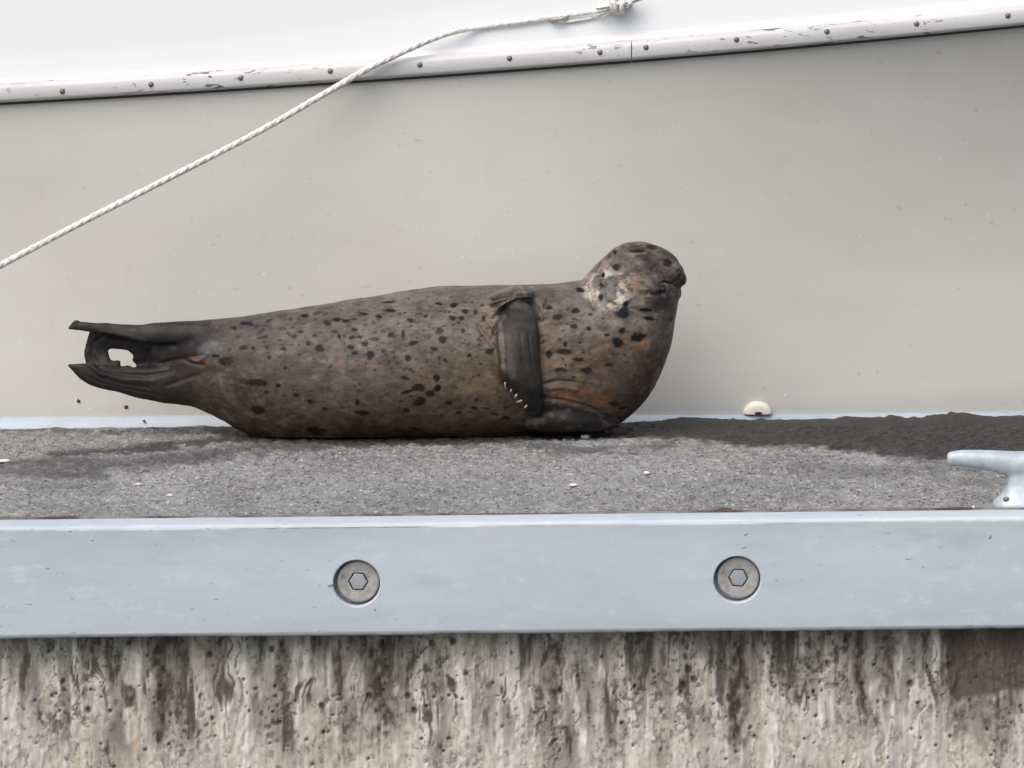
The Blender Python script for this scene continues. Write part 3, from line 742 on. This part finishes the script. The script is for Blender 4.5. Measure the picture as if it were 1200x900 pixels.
groove(Z2([(525, 585), (600, 568), (690, 575)]), 1.6, .006); groove(Z2([(540, 610), (620, 602), (700, 615)]), 2.4, -.004)
groove(Z2([(520, 660), (620, 672), (710, 690), (800, 722), (870, 758), (930, 772)]), 1.8, .007)
groove([(775, 331.5), (781, 330.3), (787, 331), (791, 333.5), (795, 338)], 1.1, .0045)
groove([(720, 357), (735, 361), (750, 365), (765, 372)], 2.6, .006)
groove([(683, 330), (690, 341), (692, 352), (697, 362)], 2.0, .006)
groove([(703, 340), (716, 352), (728, 358)], 3.0, -.004)
groove([(760, 343), (775, 341), (790, 343)], 2.2, .004)
groove([(795, 318), (797, 316)], 1.3, .006)
groove([(774, 305), (781, 304), (788, 308)], 2.6, .004)
for l, w_, a_ in (([(205, 405), (178, 404), (150, 397), (124, 393), (109, 402), (107, 416), (117, 431), (140, 438), (170, 440), (200, 436)], 2.2, .0035), ([(170, 399), (145, 392), (118, 389)], 2.2, -.003), ([(101, 412), (104, 426), (118, 438), (145, 445), (180, 447)], 2.6, -.0035),
                  ([(175, 455), (140, 450), (113, 441), (100, 428)], 1.5, .0025), ([(185, 463), (150, 456), (120, 449), (100, 440)], 1.5, .0018), ([(243, 415), (232, 424), (222, 421)], 2.2, -.006), ([(230, 384), (195, 384), (165, 386)], 2.0, .0015),
                  ([(238, 428), (228, 426), (216, 423)], 1.8, .006), ([(190, 425), (215, 420), (240, 416)], 2.2, .005), ([(232, 440), (215, 445), (195, 452)], 2.4, .003)):
    groove(l, w_, a_)
for l in ([(574, 352), (588, 348), (602, 344)], [(577, 359), (588, 353), (602, 348)], [(578, 372), (586, 364), (598, 356)], [(568, 372), (574, 382), (580, 392)], [(640, 352), (637, 360), (635, 372)]):
    groove(l, 1.5, .009); groove([(a_-1, b_-3) for a_, b_ in l], 1.6, -.004)
for q in range(4):                 # finger ridges along the fore flipper
    xx = 590+q*10; groove([(xx, 392), (xx+3, 425), (xx+8+q, 448), (xx+14+q*1.5, 466)], 1.5, .0022)
for q in range(9):                 # loose skin creases on neck and flank
    a_ = RNG.uniform(-.3, .3); cx, cy = RNG.uniform(640, 720), RNG.uniform(350, 440)
    groove([(cx-10, cy+12*a_), (cx+6, cy-4), (cx+20, cy-10*a_)], 2.5, .0016)
V = V+N*((fbm(V[:, 0]*9, V[:, 1]*9, V[:, 2]*9, 3)-.5)*.010+(fbm(V[:, 0]*38, V[:, 1]*38, V[:, 2]*38, 2)-.5)*.0030)[:, None]
V[:, 2] = np.where(V[:, 2] < .004, .0015+.15*np.clip(V[:, 2]+.02, 0, .1)*0, V[:, 2])
set_co(me, V); smooth_mesh(me, 1, .4); V = get_co(me); N = get_no(me)
px, py = proj(V); front = sst(.30, -.10, N[:, 1])
# coat pigment
g3 = fbm(V[:, 0]*11, V[:, 1]*11, V[:, 2]*11, 4)-.5; g4 = fbm(V[:, 0]*26+3, V[:, 1]*40, V[:, 2]*40, 3)-.5
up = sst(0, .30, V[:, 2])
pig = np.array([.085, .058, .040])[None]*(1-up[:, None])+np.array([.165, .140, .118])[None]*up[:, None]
def paint(mask, col):
    global pig
    m_ = np.clip(mask, 0, 1)[:, None]; pig = pig*(1-m_)+np.asarray(col)*m_
def patch(cx, cy, rx, ry, col, a_=1.0, s_=.6, rot=0.0, wob=.5, f=None):
    dx, dy = px-cx, py-cy; c_, s2 = math.cos(rot), math.sin(rot)
    d = np.hypot((dx*c_+dy*s2)/rx, (-dx*s2+dy*c_)/ry)+g4*wob*2
    paint(sst(1+s_*.5, 1-s_*.5, d)*a_*(front if f is None else f), col)
patch(540, 440, 75, 55, (.215, .152, .095), .75, 1.6); patch(440, 440, 110, 60, (.115, .085, .062), .6, 1.8)
patch(450, 385, 120, 35, (.175, .160, .145), .6, 1.5)
patch(670, 400, 55, 55, (.19, .128, .082), .7, 1.4); patch(690, 370, 45, 30, (.185, .165, .145), .7, 1.2)
patch(735, 425, 45, 45, (.135, .082, .050), .8, 1.2); patch(690, 466, 40, 10, (.25, .118, .052), .8, .9, .1); patch(745, 455, 30, 30, (.085, .062, .05), .7, 1.2)
patch(567, 362, 14, 22, (.255, .195, .150), .75, 1.0, -.3); patch(573, 385, 7, 14, (.26, .17, .12), .7, .9, -.5); patch(628, 360, 14, 7, (.26, .19, .14), .6, .9, .5)
patch(700, 340, 16, 22, (.42, .39, .35), .9, .8, -.4); patch(722, 333, 22, 26, (.44, .42, .38), .85, .9); patch(720, 350, 14, 8, (.48, .45, .37), .9, .8, .4)
patch(745, 333, 18, 12, (.30, .23, .16), .7, 1.0); patch(745, 307, 30, 14, (.12, .105, .098), .8, 1.0); patch(742, 294, 22, 9, (.10, .085, .08), .7, 1.0)
patch(775, 315, 20, 16, (.115, .080, .068), .8, 1.0); patch(790, 305, 8, 10, (.22, .19, .18), .6, 1.0); patch(780, 352, 24, 22, (.055, .046, .038), .85, 1.0)
patch(801, 326, 10, 14, (.060, .032, .027), .9, .7); patch(745, 375, 30, 18, (.15, .125, .10), .6, 1.0); patch(752, 402, 10, 7, (.28, .17, .10), .9, .8)
patch(722, 378, 8, 8, (.30, .26, .22), .7, .8); patch(745, 380, 8, 9, (.30, .26, .22), .7, .8); patch(395, 430, 8, 10, (.2, .12, .09), .5, 1)
# hind end and flippers are near black
patch(262, 440, 75, 62, (.050, .041, .034), .65, 1.7); patch(275, 385, 60, 16, (.075, .068, .064), .55, 1.4)
allv = np.ones(len(V))
paint(sst(12, -22, px-(232+14*np.sin((py-372)/30))+g3*50+g4*25), (.030, .026, .025))
tail = in_poly(px, py, [(60, 360), (160, 376), (232, 376), (245, 395), (225, 412), (190, 408), (160, 400), (120, 392), (70, 392)])
paint(sst(5, -5, tail+g4*14)*.85, (.044, .040, .040)); patch(212, 415, 34, 22, (.022, .020, .020), .8, 1.0); patch(226, 432, 16, 18, (.075, .052, .042), .6, 1.0); patch(236, 423, 12, 6, (.16, .08, .05), .75, .8, .5)  # inner web between the flippers painted darker for its shadow
patch(245, 412, 14, 9, (.12, .125, .13), .8, .8, -.6); patch(300, 372, 60, 12, (.085, .082, .083), .6, 1.2)
fl = in_poly(px, py, [(583, 374), (590, 358), (603, 351), (620, 353), (630, 368), (632, 400), (634, 435), (636, 465), (633, 486), (618, 478), (603, 464), (590, 450), (584, 430), (581, 395)])
paint(sst(2.5, -2.5, fl+g4*5)*front, (.050, .044, .041)); patch(589, 416, 3, 30, (.26, .235, .21), .6, 1.0, -.06, .9); patch(598, 425, 5, 32, (.13, .12, .11), .6, 1.2, -.1, .9); patch(618, 385, 10, 26, (.075, .068, .066), .5, 1.2)  # pale left-edge streak is a highlight painted into the coat
patch(626, 470, 14, 16, (.022, .021, .022), .9, .8); patch(592, 446, 6, 12, (.020, .018, .017), .85, .7, -.3); patch(603, 455, 6, 10, (.022, .02, .018), .8, .7, -.4); patch(613, 358, 7, 3, (.16, .15, .14), .5, 1.3)  # last patch paints an oval highlight on the flipper's top
f2 = in_poly(px, py, [(612, 486), (628, 474), (660, 472), (690, 480), (712, 490), (735, 499), (700, 508), (610, 508)])
paint(sst(2.5, -2.5, f2+g4*5)*front, (.020, .018, .017)); patch(672, 476, 35, 2.6, (.12, .105, .09), .6, .8, .22)
# mottled coat: patchy on the head, fainter along the body
def turb(sc, k_): return fbm(V[:, 0]*sc+k_, V[:, 1]*sc, V[:, 2]*sc*1.25+k_, 4)
headm = sst(60, 40, np.hypot(px-745, py-325))+.0
bodym = (px > 245)*(1-sst(1.5, -1.5, fl))
w1, w2, w3 = turb(34, 3), turb(52, 8), turb(80, 21)
paint(sst(.53, .61, w1)*(.30*bodym+.38*headm), (.045, .038, .034)); paint(sst(.55, .62, w2)*(.22*bodym+.35*headm), (.25, .215, .185))
paint(sst(.56, .63, w3)*(.26*bodym+.35*headm), (.028, .025, .024)); paint(sst(.58, .64, turb(60, 33))*(.22*bodym+.25*headm), (.17, .125, .09))
patch(782, 307.5, 7, 4.2, (.012, .010, .010), .95, .6, .35); patch(790, 300, 10, 4, (.03, .025, .024), .7, .8, .8)
wq = (vnoise(V[:, 0]*150, V[:, 1]*150, V[:, 2]*170)-.5)
# the spots, with the mouth's shadow painted in as one of them
spots = []
for l, k_, ox_, oy_ in (
  ([(545,215,30,8),(660,203,25,7),(430,243,20,8),(470,248,15,6),(615,230,15,7),(590,255,8,8),(755,245,22,12),(660,165,30,5),(880,172,15,6),(945,178,16,10),(995,207,15,12),(940,235,18,11),(978,238,15,12),(1040,212,9,12),(1075,238,10,16),(1068,178,10,7),(905,208,10,8),(820,228,11,10),(845,185,12,4),(985,292,10,10),(972,322,8,6),(882,288,18,18),(895,328,18,20),(838,318,8,10),(720,305,7,20),(668,308,18,12),(655,283,10,7),(768,347,20,13),(598,298,12,7),(632,292,9,5),(508,287,15,8),(420,295,16,7),(442,318,8,12),(500,320,15,7),(530,320,12,8),(597,328,22,10),(555,348,18,13),(492,363,17,10),(460,348,10,6),(355,368,18,18),(303,345,11,11),(272,297,14,9),(215,302,10,7),(245,315,12,10),(335,312,12,8),(285,260,10,6),(390,258,16,9),(350,210,14,6),(378,218,14,6),(290,225,20,9),(195,370,14,9),(135,408,10,10),(205,455,11,8),(288,412,10,6),(580,398,20,18),(510,390,16,9),(635,380,10,7),(687,362,7,6),(742,410,14,18),(857,370,14,8),(845,385,10,6),(933,382,7,7),(880,412,8,9),(905,420,7,9),(825,420,5,10),(840,446,10,4),(660,432,14,6),(618,435,7,7),(645,403,6,5),(680,410,5,10),(1100,382,18,12),(1012,400,12,9),(1045,405,6,4),(15,365,14,9),(62,367,14,9),(725,497,22,9),(788,540,25,16),(868,497,16,16),(875,543,15,15),(735,560,28,7),(843,570,18,12),(795,603,25,18),(735,640,14,10),(655,570,8,10),(955,543,7,5),(960,572,8,4),(920,608,18,9),(960,628,16,5),(965,652,14,8),(1043,594,8,12),(1035,630,15,7),(1083,632,18,4),(1095,602,9,4),(892,664,10,6),(1125,657,22,6),(1170,628,10,10),(1168,672,12,8),(520,605,10,12),(540,650,28,10),(170,532,12,9),(122,560,13,9),(252,573,12,9),(313,602,13,10),(378,635,13,9),(88,648,22,12),(340,730,40,20),(775,722,30,6),(690,688,9,7),(995,705,12,6),(70,515,50,13)], 3.75, 280, 310),
  ([(552,185,16,9),(595,235,22,14),(695,197,22,14),(655,187,12,6),(775,218,14,9),(690,242,14,5),(685,280,18,10),(765,292,15,12),(860,328,14,9),(945,307,18,18),(915,370,22,20),(615,350,13,8),(642,375,11,14),(718,367,12,11),(737,408,9,12),(638,415,42,16),(555,430,18,20),(708,455,32,10),(625,452,6,5),(676,487,8,7),(615,510,30,9),(755,515,28,16),(952,432,10,10),(865,485,25,8),(1020,340,45,22),(940,215,32,20),(950,710,30,8),(900,690,30,12),(330,765,22,10),(320,685,14,7),(340,705,10,6)], 4.5, 520, 320),
  ([(490,315,25,20),(390,445,18,14),(385,530,18,22),(485,215,14,20),(540,180,14,14),(240,480,30,18),(430,795,22,14),(545,640,40,35),(500,840,35,40),(650,810,70,25),(730,680,50,20),(740,175,40,15),(640,205,60,12),(20,605,25,16),(75,670,35,25),(400,375,14,18),(320,350,16,10),(560,575,20,18),(855,425,45,10),(780,500,60,16),(700,620,40,14),(880,690,16,24)], 6.0, 640, 260),
  ([(990,160,16,10),(965,275,12,9),(1045,262,18,12),(1090,268,14,12),(940,340,50,26),(1100,450,60,18),(890,310,22,10),(1140,210,30,8),(1060,135,40,8),(1180,318,14,12),(1120,600,30,18),(1165,505,16,14)], 1200/260, 60, 350)):
    for a_, b_, c_, d_ in l: spots.append((ox_+a_/k_, oy_+b_/k_, c_/k_, d_/k_))
rsp = np.random.default_rng(5)
for _ in range(330):               # the finest flecks
    spots.append((rsp.triangular(270, 450, 770), rsp.triangular(342, 385, 490), rsp.uniform(1.0, 3.0), rsp.uniform(.8, 1.7)))
ordx = np.argsort(px, kind='stable'); pxs = px[ordx]
sm_ = np.zeros(len(V)); nofl = 1-sst(1.5, -1.5, fl)
for cx, cy, rx, ry in spots:
    m_ = rx*1.8+3; a0, a1 = np.searchsorted(pxs, [cx-m_, cx+m_]); ii = ordx[a0:a1]
    ang = rsp.uniform(-.25, .25); dx, dy = px[ii]-cx, py[ii]-cy
    d = np.hypot((dx+dy*ang)/(rx*.98), (dy-dx*ang)/(ry*.98))+g4[ii]*1.0+wq[ii]*.6
    st = 1.0 if rx*ry > 6 else rsp.uniform(.45, .85)
    if rx > 9: rx, ry = rx*.8, ry*.8
    if cy > 455 or (rx > 6 and cy > 400): st *= .88
    sm_[ii] = np.maximum(sm_[ii], sst(1.30, .74, d)*front[ii]*st)
paint(sm_*nofl, (.0055, .0055, .0065))
# far side, unseen from here: the same kind of spots scattered
back = np.nonzero((N[:, 1] > .2) & (px > 260))[0]
if len(back):
    for ci in rsp.choice(back, 260):
        near = back[np.abs(V[back, 0]-V[ci, 0]) < .03]; d = np.hypot((V[near, 0]-V[ci, 0])/rsp.uniform(.006, .014), np.linalg.norm(V[near, 1:]-V[ci, 1:], axis=1)/rsp.uniform(.004, .008))+g4[near]*.8
        k_ = sst(1.25, .8, d)[:, None]; pig[near] = pig[near]*(1-k_)+np.array([.014, .013, .013])*k_
pig = pig*(1+.35*g3[:, None]*2)*np.where(pig > .25, .95, .76)
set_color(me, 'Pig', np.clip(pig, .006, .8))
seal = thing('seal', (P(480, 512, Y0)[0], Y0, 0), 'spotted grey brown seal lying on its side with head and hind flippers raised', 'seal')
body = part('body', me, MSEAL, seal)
def surf(px_, py_, r_=3):
    ii = np.nonzero(np.hypot(px-px_, py-py_) < r_)[0]; return ii[np.argmin(V[ii, 1])]
for cx, cy, ang, ln in ((592, 452, 1.5, 7), (598.5, 458.5, 1.25, 4.5), (604, 464.5, .9, 5.5), (608, 470.5, .35, 7), (615.5, 477, .75, 5)):
    i_ = surf(cx+3, cy-3); yv = V[i_, 1]-.004
    q = [P(cx+math.cos(ang)*ln*k_*.55*(-1 if ang < 1.4 else .15), cy+math.sin(ang)*ln*k_*.55, yv+.002*k_*k_) for k_ in (-1, -.3, .4, 1)]
    Vc, Fc = tube_data(crom(q, 4), np.concatenate([np.linspace(.0024, .0023, 7)*(.8+.04*ln), np.linspace(.0020, .0006, 6)]), 8)
    part('claw', mesh_from(Vc, Fc), MCLAW, seal)
i_ = surf(781, 307.5); e = V[i_]
Vc, Fc = ellipsoid((e[0], e[1]+.004, e[2]), (.0085, .0045, .0035), -.35, 18, 12); part('eye', mesh_from(Vc, Fc), MEYE, seal)
i_ = surf(797, 317, 4); e = V[i_]
Vc, Fc = ellipsoid((e[0], e[1]+.001, e[2]), (.003, .003, .0042), .4, 12, 8); part('nostril', mesh_from(Vc, Fc), MEYE, seal)

# ------------------------------------------------------------------ small things on the deck and the hull
def lump(name, c_, r_, mat, seed):
    Vc, Fc = ellipsoid((0, 0, 0), r_, 0, 12, 8); q = np.random.default_rng(seed)
    off = q.uniform(0, 50); Vc = Vc*(.65+.7*vnoise(Vc[:, 0]/r_[0]*1.7+off, Vc[:, 1]/r_[1]*1.7, Vc[:, 2]/r_[2]*1.7))[:, None]
    o = link(name, mesh_from(Vc, Fc), mat); o.location = tuple(c_); o.rotation_euler.z = q.uniform(-.5, .5); return o
for i_, (a_, b_, rx, rz_, lb, g_) in enumerate((
    (686, 511, .011, .005, 'white shell chip lying right against the seal below its chest', None),
    (672, 567, .010, .003, "flat white shell chip on bare deck in front of the seal's tucked flipper", 'shell chips on the deck'), (758, 553, .007, .004, "round white shell chip on bare deck between seal's chest and edge beam", 'shell chips on the deck'),
    (162, 566, .008, .003, 'small white shell chip at the border of the damp streaks', 'shell chips on the deck'), (199, 579, .009, .0025, 'thin pale shell chip on dry deck in front of the hind flippers', 'shell chips on the deck'),
    (4, 539, .014, .004, 'long white shell chip lying in a damp streak on the deck', None), (1141, 594, .0035, .0045, 'tiny white pebble against the beam near the cleat', None))):
    c_ = PZ(a_, b_, .001); o = lump('shell_chip' if 'pebble' not in lb else 'white_pebble', (c_[0], c_[1], rz_*.5-.003), (rx, rx*.8, rz_), MSHELL, 40+i_); tag(o, lb, 'shell' if 'pebble' not in lb else 'pebble', g_)
c_ = PZ(848, 598, .002); tag(lump('dead_leaf', (c_[0], max(c_[1], .02), .002), (.017, .012, .005), MLEAF, 70), 'dark crumpled dead leaf caught against the pale beam', 'leaf')
for a_, b_, r_, lb in ((92, 470, .0045, 'round dark mud speck on the cream hull under the hind flipper tips'), (148, 477, .005, 'largest dark mud speck on the hull, under the hind flipper gap'), (170, 492, .0035, 'tiny dark mud speck on the white strip at the foot of the hull')):
    q = P(a_, b_, 1.5); 
    for _ in range(4): q = P(a_, b_, hull_y(q[0], q[2])-.001)
    if b_ > 485: q[1] -= .022
    tag(lump('mud_speck', q, (r_, .003, r_), MMUD, int(a_)), lb, 'speck', 'mud specks on the hull')
